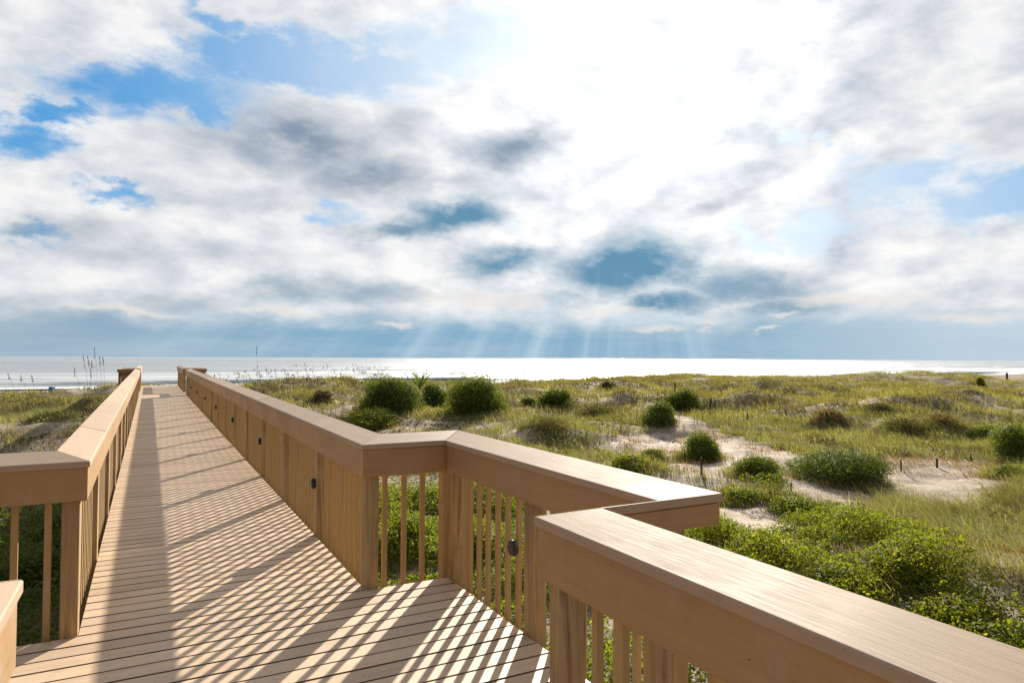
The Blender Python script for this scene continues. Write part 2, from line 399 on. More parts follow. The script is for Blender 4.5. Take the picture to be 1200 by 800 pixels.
def railing(label, group, pts, mit, seg_posts, skip_first_post=False, lights=(), cat='railing', board=3.66, first=None):
    """pts: inner cap edge corners; mit[i]: plan vector from inner to outer edge per unit offset; outer side lies along mit."""
    root = empty('wooden_railing', (pts[0][0], pts[0][1], 0)); tag(root, label, cat, group)
    inv = Matrix.Translation(-root.location)
    made = []
    nb = [0]; extra = MB(); has_extra = False
    def at(i, o): return (pts[i][0]+mit[i][0]*o, pts[i][1]+mit[i][1]*o)
    for i in range(len(pts)-1):
        a, b = pts[i], pts[i+1]; u = unit2(a, b); L = (Vector(b)-Vector(a)).length
        alongY = abs(u.y) > abs(u.x)
        n = Vector((-u.y, u.x));
        if n.dot(Vector(mit[i])) < 0: n = -n
        def quad(s0, s1, o0, o1, z00, z01, z10, z11, e0, e1):
            # s0,s1 distances along; e0/e1: True means use the mitred corner
            def P(s, e, o):
                if e == 0: return at(i, o)
                if e == 1: return at(i+1, o)
                return (a[0]+u.x*s+n.x*o, a[1]+u.y*s+n.y*o)
            p = [P(s0, e0, o0), P(s1, e1, o0), P(s1, e1, o1), P(s0, e0, o1)]
            return [(*p[0], z00), (*p[1], z00), (*p[2], z10), (*p[3], z10), (*p[0], z01), (*p[1], z01), (*p[2], z11), (*p[3], z11)]
        # cap boards
        nbd = max(1, int(math.ceil(L/board))); cuts = [0]
        for k in range(1, nbd): cuts.append((L % board if L % board > 1 else board*.6) + (k-1)*board)
        cuts.append(L); mb = MB()
        for k in range(len(cuts)-1):
            s0 = cuts[k]+.0015; s1 = cuts[k+1]-.0015; ws = random.uniform(-.0015, .0015)
            mb.hexa(quad(s0, s1, 0, CAPW, HT-CAPT+ws, HT+ws, HT+CAPR-CAPT+ws, HT+CAPR+ws, 0 if k == 0 else None, 1 if k == len(cuts)-2 else None))
        made.append(mb.build('cap_rail', M['cap' if alongY else 'capX'], None, .005))
        fm = MB(); c2 = [0, L] if L < 6 else [0]+[q+1.2 for q in cuts[1:-1] if q+1.2 < L-1]+[L]
        for k in range(len(c2)-1):
            fm.hexa(quad(c2[k]+.001, c2[k+1]-.001, .012, .044, .83, 1.034, .83, 1.041, 0 if k == 0 else None, 1 if k == len(c2)-2 else None))
        made.append(fm.build('fascia_board', M['railY' if alongY else 'railX'], None, .004))
        lm = MB(); lm.hexa(quad(.0, L, .150, .184, .985, 1.072, .985, 1.0815, 0, 1)); made.append(lm.build('outer_ledger', M['railY' if alongY else 'railX'], None, .004))
        # posts
        W = .125; plist = []
        for s in seg_posts[i]:
            c = s
            p0 = c-W/2; p1 = c+W/2
            q = [(a[0]+u.x*s_+n.x*o, a[1]+u.y*s_+n.y*o) for s_, o in ((p0, .052), (p1, .052), (p1, .147), (p0, .147))]
            zb = min(g1(x_, y_) for x_, y_ in q)-.25
            pm = MB(); pm.hexa([(*k, zb) for k in q]+[(*k, 1.035) for k in q]); made.append(pm.build('post', M['post'], None, .006)); plist.append((p0, p1))
        # balusters
        gaps = []; ed = sorted(plist)
        prev = .10 if not ed or ed[0][0] > .12 else None
        bounds = []
        if ed:
            if ed[0][0] > .25: bounds.append((.05, ed[0][0]))
            for (q0, q1), (r0, r1) in zip(ed, ed[1:]): bounds.append((q1, r0))
            if ed[-1][1] < L-.2: bounds.append((ed[-1][1], L-.02))
        for g0, g1_ in bounds:
            k = max(1, int(round((g1_-g0)/.152))-1); stp = (g1_-g0)/(k+1)
            for j in range(1, k+1):
                s = g0+j*stp+random.uniform(-.004, .004); w = .019
                q = [(a[0]+u.x*s_+n.x*o, a[1]+u.y*s_+n.y*o) for s_, o in ((s-w, .083), (s+w, .083), (s+w, .113), (s-w, .113))]
                tgt = extra if nb[0] >= 100 else MB()
                tgt.hexa([(*k_, -.20) for k_ in q]+[(*k_, 1.03) for k_ in q])
                if nb[0] >= 100: has_extra = True
                else: made.append(tgt.build('baluster', M['bal'], None, .003))
                nb[0] += 1
        for (li, s, z) in lights:
            if li == i:
                x = a[0]+u.x*s+n.x*.052; y = a[1]+u.y*s+n.y*.052
                make_light(root, x, y, z, -n.x, -n.y); ch = root.children[-1]; made.append(ch)
    if has_extra:
        o = extra.build('baluster', M['bal'], None, .0); tag(o, kind='stuff'); made.append(o)
    else: extra.bm.free()
    for o in made:
        o.parent = root; o.matrix_parent_inverse = Matrix.Translation(-Vector(root.location))
    return root
G1 = 'wooden railings of the boardwalk'
def every(first, last, step=1.8):
    r = []; s = first
    while s < last: r.append(s); s += step
    return r
mp = every(.115, YF0-YA-.3); mp = [.115]+[1.76+1.8*k for k in range(14)]+[YF0-YA-.115]
railing('long tan railing along the right side of the boardwalk with black step lights', G1,
        [(RX, YA), (RX, YF0)], [(1, 1), (1, -1)], [mp], lights=[(0, 1.76+1.8*k+.05, .49) for k in (0, 2, 4, 6, 8, 10, 12)])
railing('right overlook railing stepping out from the walk, open balusters onto green shrubs', G1,
        [(RX, YA), (RB, YA), (RB, YD), (RX, YD)], [(1, 1), (1, 1), (1, -1), (1, -1)], [[.67+.052-.0], [.06+.0, 1.22, 2.43], []],
        lights=[(1, 1.05, .50)])
railing('wide near railing in the right foreground with sun glare on its cap', G1,
        [(RX, YD), (RX, -3.6)], [(1, -1), (1, 0)], [[.10, 1.85, 3.65, 5.45]])
railing('long sunlit railing along the left side of the boardwalk', G1,
        [(LX, YLA), (LX, YF0)], [(-1, 1), (-1, -1)], [[.115]+[1.86+1.8*k for k in range(14)]+[YF0-YLA-.115]])
railing('left overlook railing with shaded brown fascia facing the camera', G1,
        [(LX, YLA), (LB, YLA), (LB, YLD), (LX, YLD)], [(-1, 1), (-1, 1), (-1, -1), (-1, -1)], [[.61], [.06, 1.25, 2.44], []])
railing('near left railing cut off at the lower left corner of the photo', G1,
        [(LX, YLD), (LX, -3.6)], [(-1, -1), (-1, 0)], [[.10, 1.85, 3.65, 5.45]])
railing('small dark overlook railing at the far right end of the walk', G1,
        [(RX, YF0), (RB, YF0), (RB, YF1), (RX, YF1)], [(1, -1), (1, 1), (1, 1), (1, 1)][0:1]+[(1, -1), (1, 1), (1, 1)], [[.62], [.06, 1.3, 2.54], []]) if False else None
def far_overlook(s, label):
    X0, X1 = (RX, RB) if s > 0 else (LX, LB)
    return railing(label, G1, [(X0, YF0), (X1, YF0), (X1, YF1), (X0, YF1)], [(s, -1), (s, -1), (s, 1), (s, 1)], [[.62], [.06, 1.3, 2.54], [.07]])
far_overlook(1, 'small dark overlook railing at the far end, right of the walk')
far_overlook(-1, 'small dark overlook railing at the far end, left of the walk')
railing('far end railing leading to the beach steps on the right', G1, [(RX, YF1), (RX, YEND)], [(1, 1), (1, 0)], [[.11, 1.9, 3.7, 5.5, 7.3]])
railing('far end railing leading to the beach steps on the left', G1, [(LX, YF1), (LX, YEND)], [(-1, 1), (-1, 0)], [[.11, 1.9, 3.7, 5.5, 7.3]])

# ------------------------------------------------------------------ terrain and sea
def axis(dense0, dense1, step, far0, far1):
    a = list(np.arange(dense0, dense1, step)); s = step; x = dense1
    up = []
    while x < far1: up.append(x); s *= 1.12; x += s
    up.append(far1); s = step; x = dense0-step; dn = []
    while x > far0: dn.append(x); s *= 1.12; x -= s
    dn.append(far0)
    return np.array(dn[::-1]+a+up)
xs = axis(-9, 50, .16, -2500, 2500); ys = axis(0, 60, .16, -2500, 260)
GX, GY = np.meshgrid(xs, ys, indexing='ij'); GZ = ground(GX, GY)
nx_, ny_ = GX.shape; V = np.stack([GX, GY, GZ], -1).reshape(-1, 3)
ii = np.arange(nx_*ny_).reshape(nx_, ny_)
F = np.stack([ii[:-1, :-1], ii[1:, :-1], ii[1:, 1:], ii[:-1, 1:]], -1).reshape(-1)
terr_data = (V, F)
sv = np.array([(-30000, 60, SEA), (30000, 60, SEA), (30000, 40000, SEA), (-30000, 40000, SEA)])
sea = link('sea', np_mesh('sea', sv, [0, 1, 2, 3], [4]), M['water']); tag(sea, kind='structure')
# low swell lines running in to the beach (real relief in the water)
def swell():
    vs = []; fs = []; cnt = 0
    rows = [(118, .55, 2.6), (133, .75, 3.0), (150, .6, 3.0), (171, .5, 3.4), (196, .4, 4)]
    for (yc, h, w) in rows:
        xsn = np.arange(-190, 330, 1.2); off = 5*fbm(xsn*.02, xsn*0+yc, 3, 9)
        hh = h*np.clip(.45+1.6*fbm(xsn*.025, xsn*0+yc*.3, 3, 6), 0, 1.1)
        prof = [(-1.15, -.15), (-.5, .35), (-.15, .95), (.1, 1.0), (.6, .55), (1.6, .1), (2.4, -.15)]
        for j, (q, z) in enumerate(prof):
            vs.append(np.stack([xsn, yc+off+q*w*.6, SEA+hh*z+.0], -1))
        n = len(xsn); base = cnt
        for j in range(len(prof)-1):
            a = base+j*n+np.arange(n-1); fs.append(np.stack([a, a+1, a+n+1, a+n], -1))
        cnt += n*len(prof)
    return np.concatenate(vs), np.concatenate(fs).reshape(-1)
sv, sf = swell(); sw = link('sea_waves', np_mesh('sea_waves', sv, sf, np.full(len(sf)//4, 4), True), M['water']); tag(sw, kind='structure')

# ------------------------------------------------------------------ vegetation generators
def leaves(P, N, size, aspect=.55, fold=.25):
    n = len(P); size = np.broadcast_to(size, (n,))[:, None]
    rv = RS.normal(size=(n, 3)); N = N/np.linalg.norm(N, axis=1, keepdims=True)
    T = np.cross(N, rv); T /= np.linalg.norm(T, axis=1, keepdims=True)+1e-9
    B = np.cross(N, T)
    v = np.stack([P-T*size*.5, P+B*size*aspect*.5+N*size*fold*.4, P+T*size*.5, P-B*size*aspect*.5+N*size*fold*.4], 1).reshape(-1, 3)
    i = np.arange(n)*4
    f = np.stack([i, i+2, i+1, i, i+3, i+2], 1).reshape(-1)
    return v, f, np.full(2*n, 3)
def blades(P, H, W, lean, az, bend):
    n = len(P); up = np.array((0, 0, 1.0)); d = np.stack([np.cos(az), np.sin(az), 0*az], -1)
    ang = RS.rand(n)*6.283; s = np.stack([np.cos(ang), np.sin(ang), 0*ang], -1)*W[:, None]*.5
    mid = P+up*(H*.58)[:, None]+d*(H*lean*.5)[:, None]
    tip = P+up*(H*(1-.35*bend))[:, None]+d*(H*(lean+bend*.6))[:, None]
    v = np.stack([P-s, P+s, mid+s*.8, mid-s*.8, tip], 1).reshape(-1, 3)
    i = np.arange(n)*5
    f = np.stack([i, i+1, i+2, i+3, i+3, i+2, i+4], 1).reshape(-1)
    lt = np.tile([4, 3], n); return v, f, lt
def stack(parts):
    vs = []; fs = []; ls = []; c = 0
    for v, f, l in parts: vs.append(v); fs.append(f+c); ls.append(l); c += len(v)
    return np.concatenate(vs), np.concatenate(fs), np.concatenate(ls)

def shrub_pts(n, w, dp, h, lumps, rough=.07):
    C = []
    for k in range(lumps):                                   # lobes over a wind-pressed dome
        a = random.random()*6.283; el = math.asin(random.random()**.8)
        q = random.uniform(.50, .70)
        C.append((math.cos(a)*math.cos(el)*q*w*.5, math.sin(a)*math.cos(el)*q*dp*.5, h*(.12+.62*math.sin(el)*q/.6), random.uniform(.17, .30)))
    for k in range(7):                                       # skirt touching the sand
        a = 6.283*k/7+random.random()*.6; q = random.uniform(.6, .78)
        C.append((math.cos(a)*q*w*.5, math.sin(a)*q*dp*.5, h*.08, random.uniform(.16, .26)))
    a0 = random.random()*6.283
    for k in range(4):                                       # a lower side lobe, so no two domes match
        a = a0+random.uniform(-.7, .7); q = random.uniform(.55, .95)
        C.append((math.cos(a)*q*w*.5, math.sin(a)*q*dp*.5, h*random.uniform(.15, .45), random.uniform(.16, .27)))
    C.append((0, 0, h*.42, .40)); C.append((w*.08, 0, h*.5, .34))
    C = np.array(C); pr = C[:, 3]**2; k = RS.choice(len(C), size=n, p=pr/pr.sum()); d = RS.normal(size=(n, 3)); d /= np.linalg.norm(d, axis=1, keepdims=True)
    rr = C[k, 3]*(1-.5*RS.rand(n)**2.4)*(1+rough*RS.normal(size=n))
    stray = RS.rand(n) < .07; rr = np.where(stray, rr*RS.uniform(1.05, 1.3, n), rr)
    P = C[k, :3] + d*rr[:, None]*np.array((w, dp, h*1.1))
    keep = P[:, 2] > -0.02
    return P[keep], d[keep]
BASES = []
def shrub(name, label, cat, px, py, wpx, hpx, mat, group=None, lsz=None, dens=5.0, dpr=.9, stems=True, aspect=.55, sink=.04, depth=None):
    if depth is None: base, d = hit(px, py)
    else:
        x, y = world_at(px, depth); base = Vector((x, y, g1(x, y))); d = depth
    w = wpx*d/800; h = hpx*d/800
    base = base + Vector((math.sin(YAW), math.cos(YAW), 0))*w*.25*dpr
    base.z = g1(base.x, base.y)
    s = lsz or min(.13, max(.045, 2.35*d/800))
    n = int(min(30000, max(1800, 2.6*dens*(w*800/d)*(h*800/d)/((s*800/d)**2*.35))))
    P, N = shrub_pts(n, w, w*dpr, h, max(7, int(10+w*4)), .07)
    N = N + RS.normal(size=N.shape)*.45
    N[:, 2] += .25
    zoff = np.minimum(0, ground(P[:, 0]+base.x, P[:, 1]+base.y)-base.z) * np.clip(1-P[:, 2]/max(h, .1), 0, 1)
    P[:, 2] += zoff - sink
    sz = s*RS.uniform(.5, 1.3, size=len(P)); BASES.append((base.x, base.y, w))
    v, f, l = leaves(P, N, sz, aspect)
    if stems:
        root = empty(name, base); tag(root, label, cat, group)
        link('foliage', np_mesh('foliage', v, f, l), M[mat], root)
        bm = bmesh.new()
        for k in range(5):
            a = random.random()*6.28; q = random.uniform(.15, .32)
            tube(bm, [(0, 0, -.15), (math.cos(a)*w*q*.5, math.sin(a)*w*q*.5, h*.35), (math.cos(a)*w*q, math.sin(a)*w*q, h*.68)], [.035*h+.008, .022*h+.005, .008*h+.003], 6)
        me = bpy.data.meshes.new('stem'); bm.to_mesh(me); bm.free(); link('stem', me, M['twig'], root)
        return root
    o = link(name, np_mesh(name, v, f, l), M[mat], None, base); return tag(o, label, cat, group)

GS = 'round shrubs on the dunes'
SHR = [
 ('large dark rounded shrub behind the rail with spiky fronds in its front', 456, 483, 76, 43, 'leaf_dark', 5),
 ('narrow dark shrub squeezed between the two big rounded shrubs', 505, 480, 42, 30, 'leaf_dark', 5),
 ('biggest rounded green shrub in the middle of the dunes', 556, 490, 80, 48, 'leaf_mid', 5.5),
 ('low bright green shrub rising just behind the right rail cap', 430, 508, 66, 27, 'leaf_bright', 5),
 ('tiny dark shrub left of the small flat shrub in mid dunes', 620, 476, 22, 12, 'leaf_dark', 5),
 ('small flat dark shrub on pale sand right of the biggest shrub', 655, 478, 48, 23, 'leaf_dark', 5),
 ('round dark shrub at the left end of the sand path', 774, 499, 42, 30, 'leaf_dark', 5),
 ('dark shrub behind the sand path beside a leaning stake', 803, 482, 40, 24, 'leaf_dark', 5),
 ('round dark shrub standing in the middle of the sand path', 823, 541, 53, 34, 'leaf_mid', 5),
 ('spreading green shrub on the sand in front of the widest shrub', 893, 563, 62, 31, 'leaf_mid', 5),
 ('widest glossy shrub on bare sand, with pale leaf tips', 1000, 571, 112, 46, 'leaf_gloss', 5),
 ('dense round shrub cut by the right edge of the photo', 1200, 543, 60, 43, 'leaf_mid', 5),
 ('leafy green shrub on sand just above the overlook rail cap', 742, 556, 58, 26, 'leaf_bright', 5),
 ('small green shrub touching the back of the leafy one above the rail cap', 766, 541, 32, 17, 'leaf_mid', 5),
 ('flat olive shrub alone high on the grassy slope', 1032, 486, 46, 14, 'leaf_olive', 5),
 ('flat green shrub on sand just left of the edge shrub', 1166, 512, 42, 15, 'leaf_mid', 5),
 ('low green shrub below the shrub at the right edge', 1190, 562, 46, 18, 'leaf_mid', 5),
 ('dry brown shrub on the grass left of the big dark shrub', 376, 472, 26, 19, 'leaf_brown', 5),
 ('small dark bush on top of the middle hummock', 713, 456, 28, 12, 'leaf_olive', 4),
 ('pointed green bush beside the dark post on the far right crest', 1150, 453, 12, 12, 'leaf_bright', 4),
 ('brown scrub patch on the lower slope, left of the olive shrub', 975, 497, 42, 20, 'leaf_brown', 2.2),
 ('long grey-brown scrub patch under the grassy slope', 1070, 512, 60, 22, 'leaf_olive', 2.2),
 ('brown scrub behind the widest shrub on the sand', 1110, 500, 46, 18, 'leaf_brown', 1.8),
 ('olive scrub on the bank below the middle hummock', 700, 492, 50, 20, 'leaf_olive', 2.0),
 ('dry pale scrub in front of the biggest rounded shrub', 640, 505, 56, 18, 'leaf_olive', 2.0),
]
for lab, px, py, w, h, mt, dn in SHR:
    shrub('dune_shrub' if 'scrub' not in lab else 'dry_scrub', lab, 'shrub', px, py, w, h, mt, GS, dens=dn, stems=w >= 26, lsz=None)

# low leafy bushes below the rails
GB = 'low leafy bushes beside the boardwalk'
LOW = [
 ('low bush nearest the corner post of the overlook, glossy yellow-green leaves', 845, 645, 95, 45, 'leaf_cover'),
 ('leafy bush with yellow tips at the middle of the thicket', 900, 668, 110, 55, 'leaf_cover'),
 ('dark low bush on the litter above the thicket', 938, 606, 62, 30, 'leaf_mid'),
 ('leafy bush between the dark low bush and the tall grass', 1015, 632, 105, 42, 'leaf_cover'),
 ('broad leafy bush right of the thicket, just below the tall grass', 1075, 690, 120, 62, 'leaf_cover'),
 ('bright leafy bush low against the near rail cap', 1010, 715, 120, 55, 'leaf_cover'),
 ('leafy bush at the lower right, next to bare sand', 1140, 745, 110, 50, 'leaf_cover'),
 ('leafy bush in the lower right corner beyond the near rail', 1215, 785, 120, 50, 'leaf_cover'),
 ('flat bush growing out from under the end of the overlook rail', 815, 612, 60, 25, 'leaf_mid'),
 ('small bush between the litter patch and the flat bush', 878, 590, 70, 18, 'leaf_mid'),
 ('leafy bush seen between the balusters of the overlook', 478, 650, 70, 60, 'leaf_cover'),
 ('leafy bush behind the last baluster of the overlook', 560, 660, 80, 60, 'leaf_cover'),
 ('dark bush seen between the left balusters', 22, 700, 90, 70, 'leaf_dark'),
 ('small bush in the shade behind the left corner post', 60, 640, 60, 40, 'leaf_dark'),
]
for lab, px, py, w, h, mt in LOW:
    shrub('low_bush', lab, 'bush', px, py, w, h*.85, mt, GB, lsz=.048, dens=3.0, dpr=.95, stems=True, aspect=.62)

# ------------------------------------------------------------------ scattered ground plants
def inpoly(px, py, poly):
    ins = np.zeros(len(px), bool); j = len(poly)-1
    for i in range(len(poly)):
        xi, yi = poly[i]; xj, yj = poly[j]
        c = ((yi > py) != (yj > py)) & (px < (xj-xi)*(py-yi)/((yj-yi) if yj != yi else 1e-9)+xi)
        ins ^= c; j = i
    return ins
S_PATH = [(700, 512), (778, 505), (792, 476), (815, 492), (858, 512), (915, 528), (965, 545), (1060, 535), (1190, 545), (1180, 572), (1120, 596), (1040, 606), (960, 592), (890, 578), (835, 560), (780, 548), (722, 532)]
S_LEFT = [(372, 462), (415, 466), (428, 486), (480, 492), (530, 494), (600, 500), (560, 506), (470, 506), (420, 498)]
S_BANK = [(-60, 500), (30, 497), (85, 490), (135, 470), (150, 480), (105, 535), (-60, 545)]
S_MIX = [(905, 545), (1000, 560), (1060, 535), (1190, 545), (1200, 575), (1120, 605), (1040, 612), (960, 600), (890, 585)]
S_LITTER = [(805, 590), (900, 592), (940, 615), (900, 628), (850, 616), (815, 606)]
S_RIGHT = [(1128, 668), (1165, 684), (1215, 712), (1210, 735), (1170, 712)]
C_MAIN = [(560, 560), (800, 560), (880, 575), (940, 590), (1000, 610), (1070, 630), (1100, 655), (1180, 700), (1280, 770), (1280, 1000), (560, 1000)]
C_AB = [(360, 555), (640, 560), (640, 900), (360, 900)]
C_LEFT = [(-120, 585), (120, 570), (120, 900), (-120, 900)]
G_FORE = [(960, 600), (1060, 588), (1130, 600), (1200, 560), (1350, 550), (1350, 740), (1200, 700), (1110, 650), (1050, 625)]
def scatter(n, d0, d1, t0=-.98, t1=1.0):
    d = np.sqrt(RS.rand(n)*(d1*d1-d0*d0)+d0*d0); t = RS.uniform(t0, t1, n)
    X = (math.cos(YAW)*t+math.sin(YAW))*d; Y = (-math.sin(YAW)*t+math.cos(YAW))*d
    Z = ground(X, Y); P = np.stack([X, Y, Z], -1); px, py, dd = proj(P)
    return P, px, py, d
def off_walk(P):
    return ((P[:, 0] > RX+.35) | (P[:, 0] < LX-.35) | (P[:, 1] > YEND+3.5)) & ~((P[:, 1] > 2) & (P[:, 1] < 5.4) & (P[:, 0] > -1.3) & (P[:, 0] < 2.3))
def sandy(px, py):
    return inpoly(px, py, S_PATH) | inpoly(px, py, S_LEFT) | (inpoly(px, py, S_BANK) & (RS.rand(len(px)) < .82)) | inpoly(px, py, S_LITTER) | inpoly(px, py, S_RIGHT)
def cover(px, py):
    return inpoly(px, py, C_MAIN) | inpoly(px, py, C_AB) | inpoly(px, py, C_LEFT)
terr_me = np_mesh('ground', terr_data[0], terr_data[1], np.full(len(terr_data[1])//4, 4), True)
tpx, tpy, td = proj(terr_data[0]); Vx = terr_data[0][:, 0]; Vy = terr_data[0][:, 1]
jx = 22*fbm(Vx*.5, Vy*.5, 3, 31); jy = 9*fbm(Vx*.5, Vy*.5, 3, 32)
bare = sandy(tpx+jx, tpy+jy) & (td > .5)
half = (inpoly(tpx+jx, tpy+jy, S_MIX) | inpoly(tpx+jx, tpy+jy, S_BANK)) & (td > .5)
duff = np.where(half, .50, 1-.93*bare)*sstep(-.42, .05, fbm(Vx*.35, Vy*.35, 4, 33))*sstep(58, 50, Vy)
at_ = terr_me.attributes.new('duff', 'FLOAT', 'POINT'); at_.data.foreach_set('value', duff.astype(np.float32))
tag(link('ground', terr_me, M['sand']), kind='structure')
def make_grass(name, P, per, hgt, wid, lean, bend, mat, spread=.12, wind=2.2):
    n = len(P); k = np.repeat(np.arange(n), per)
    Q = P[k] + np.stack([RS.normal(size=len(k))*spread, RS.normal(size=len(k))*spread, 0*k], -1)
    Q[:, 2] = ground(Q[:, 0], Q[:, 1])-.02
    sc = RS.uniform(.6, 1.25, n)[k]*RS.uniform(.5, 1.1, len(k))
    az = wind+RS.normal(size=len(k))*1.1
    o = link(name, np_mesh(name, *blades(Q, hgt*sc, wid*RS.uniform(.7, 1.3, len(k)), RS.uniform(0, lean, len(k)), az, RS.uniform(0, bend, len(k)))), M[mat])
    return tag(o, kind='stuff')
# far and middle grass
P, px, py, d = scatter(34000, 30, 78)
ok = off_walk(P) & (P[:, 1] < 56) & (~sandy(px, py)) & (fbm(P[:, 0]*.23, P[:, 1]*.23, 3, 8) > -.30)
tag(make_grass('dune_grass', P[ok], 10, .44, .024, .6, .9, 'grass_far', .28), 'yellow-green dune grass over the far slopes and crest', 'grass')
P, px, py, d = scatter(13000, 13, 31)
nz = fbm(P[:, 0]*.45, P[:, 1]*.45, 3, 8)
ok = off_walk(P) & (~sandy(px, py)) & (~cover(px, py)) & (nz > -.24)
tag(make_grass('beach_grass', P[ok], 13, .42, .012, .8, 1.0, 'grass_near', .16), 'mixed beach grass on the nearer dunes', 'grass')
P, px, py, d = scatter(9000, 5, 19)
ok = off_walk(P) & inpoly(px, py, G_FORE) & (fbm(P[:, 0]*1.3, P[:, 1]*1.3, 3, 3) > -.20)
tag(make_grass('tall_grass', P[ok], 22, .50, .0062, 1.2, 1.2, 'grass_near', .10), 'fine tall grass at the right above the leafy bushes', 'grass')
# sparse dry stems on the sand and under the leaves
P, px, py, d = scatter(30000, 6, 34)
ok = off_walk(P) & (sandy(px, py) | inpoly(px, py, G_FORE) | cover(px, py)) & (fbm(P[:, 0]*.7, P[:, 1]*.7, 3, 14) > np.where(inpoly(px, py, S_MIX), -.16, .02)) & (RS.rand(len(P)) < np.where(cover(px, py), .3, .6))
tag(make_grass('dry_stems', P[ok], 9, .20, .011, 1.0, .8, 'grass_dry', .16), 'dry brown stems scattered over the sand', 'dry plants')
# tufts growing up round the feet of the shrubs
bp = []
for bx_, by_, bw in BASES:
    k = int(30+60*bw); a = RS.rand(k)*6.283; q = bw*(.36+.28*RS.rand(k)**1.4)
    bp.append(np.stack([bx_+np.cos(a)*q, by_+np.sin(a)*q, 0*a], -1))
bp = np.concatenate(bp); bp = bp[off_walk(bp)]; bp = bp[fbm(bp[:, 0]*.9, bp[:, 1]*.9, 2, 51) > -.12]
tag(make_grass('skirt_grass', bp, 9, .30, .012, .9, 1.0, 'grass_near', .10), 'grass tufts round the feet of the shrubs', 'grass')
# sea oats fringe along the crest
P, px, py, d = scatter(4200, 36, 72, -.45, .9)
ok = off_walk(P) & (P[:, 1] > 38) & (P[:, 1] < 54) & (RS.rand(len(P)) < np.where(px < 620, .7, .16))
Pf = P[ok]; n = len(Pf); Hs = RS.uniform(.75, 1.35, n)
az = 2.4+RS.normal(size=n)*.6
v1 = blades(Pf, Hs, np.full(n, .018), RS.uniform(.02, .15, n), az, RS.uniform(.1, .35, n))
tips = v1[0].reshape(n, 5, 3)[:, 4]
k = np.repeat(np.arange(n), 7)
hd = np.stack([np.cos(az), np.sin(az), 0*az], -1)[k]
LP = tips[k] - np.array((0, 0, 1.0))*(RS.uniform(-.02, .20, len(k)))[:, None] + hd*RS.uniform(-.02, .1, len(k))[:, None]
v2 = leaves(LP, RS.normal(size=LP.shape), .095, .5)
o = link('sea_oats_fringe', np_mesh('sea_oats_fringe', *stack([v1, v2])), M['seed'])
tag(o, 'hazy fringe of sea oats standing against the water along the dune crest', 'sea oats', kind='stuff')

# leafy ground cover
def cover_leaves(n, d0, d1, size, mat, name, lab, reg, hk=1.0, thr=-.16, t0=-.98, t1=1.0):
    P, px, py, d = scatter(n, d0, d1, t0, t1)
    a = fbm(P[:, 0]*.75, P[:, 1]*.75, 4, 21)
    ok = off_walk(P) & reg(px, py) & (a > thr) & ~inpoly(px, py, S_LITTER) & ~inpoly(px, py, S_RIGHT)
    P = P[ok]; a = a[ok]
    top = hk*(.08+.62*np.clip(a-thr, 0, .75)) * (1+.5*fbm(P[:, 0]*3.1, P[:, 1]*3.1, 2, 5))
    f = 1-RS.rand(len(P))**1.9*.85
    P[:, 2] += top*f
    N = RS.normal(size=P.shape)*.6; N[:, 2] += .8
    o = link(name, np_mesh(name, *leaves(P, N, size*RS.uniform(.45, 1.35, len(P)), .6)), M[mat]); return tag(o, lab, 'ground cover', kind='stuff')
cover_leaves(340000, 3.2, 15, .047, 'leaf_cover', 'ground_cover', 'leafy yellow-green ground cover below the right railings', lambda a, b: inpoly(a, b, C_MAIN) | inpoly(a, b, C_AB), 1.0, -.14, -.3, 1.0)
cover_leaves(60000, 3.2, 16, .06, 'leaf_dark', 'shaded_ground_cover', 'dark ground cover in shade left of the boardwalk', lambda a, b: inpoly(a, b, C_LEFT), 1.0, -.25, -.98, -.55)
cover_leaves(70000, 5.5, 15, .055, 'leaf_cover', 'ground_cover', 'leafy ground cover growing up to the deck edge', lambda a, b: inpoly(a, b, C_AB), .7, -.6, -.4, .12)
cover_leaves(42000, 6, 18, .05, 'leaf_olive', 'grass_undergrowth', 'olive undergrowth among the tall grass', lambda a, b: inpoly(a, b, G_FORE), .5, -.12, .3, 1.0)
cover_leaves(60000, 12, 24, .075, 'leaf_olive', 'creeping_plants', 'creeping olive plants at the edge of the sand', lambda a, b: (~sandy(a, b)) & (b > 505), .55, .02)

cover_leaves(190000, 20, 62, .13, 'leaf_olive', 'dune_scrub', 'low grey-olive scrub spreading in patches over the slopes', lambda a, b: ~inpoly(a, b, S_PATH), .62, .0)
cover_leaves(60000, 22, 50, .10, 'leaf_brown', 'dry_herbs', 'brown dry herbs scattered over the slopes', lambda a, b: RS.rand(len(a)) < .6, .42, .14)

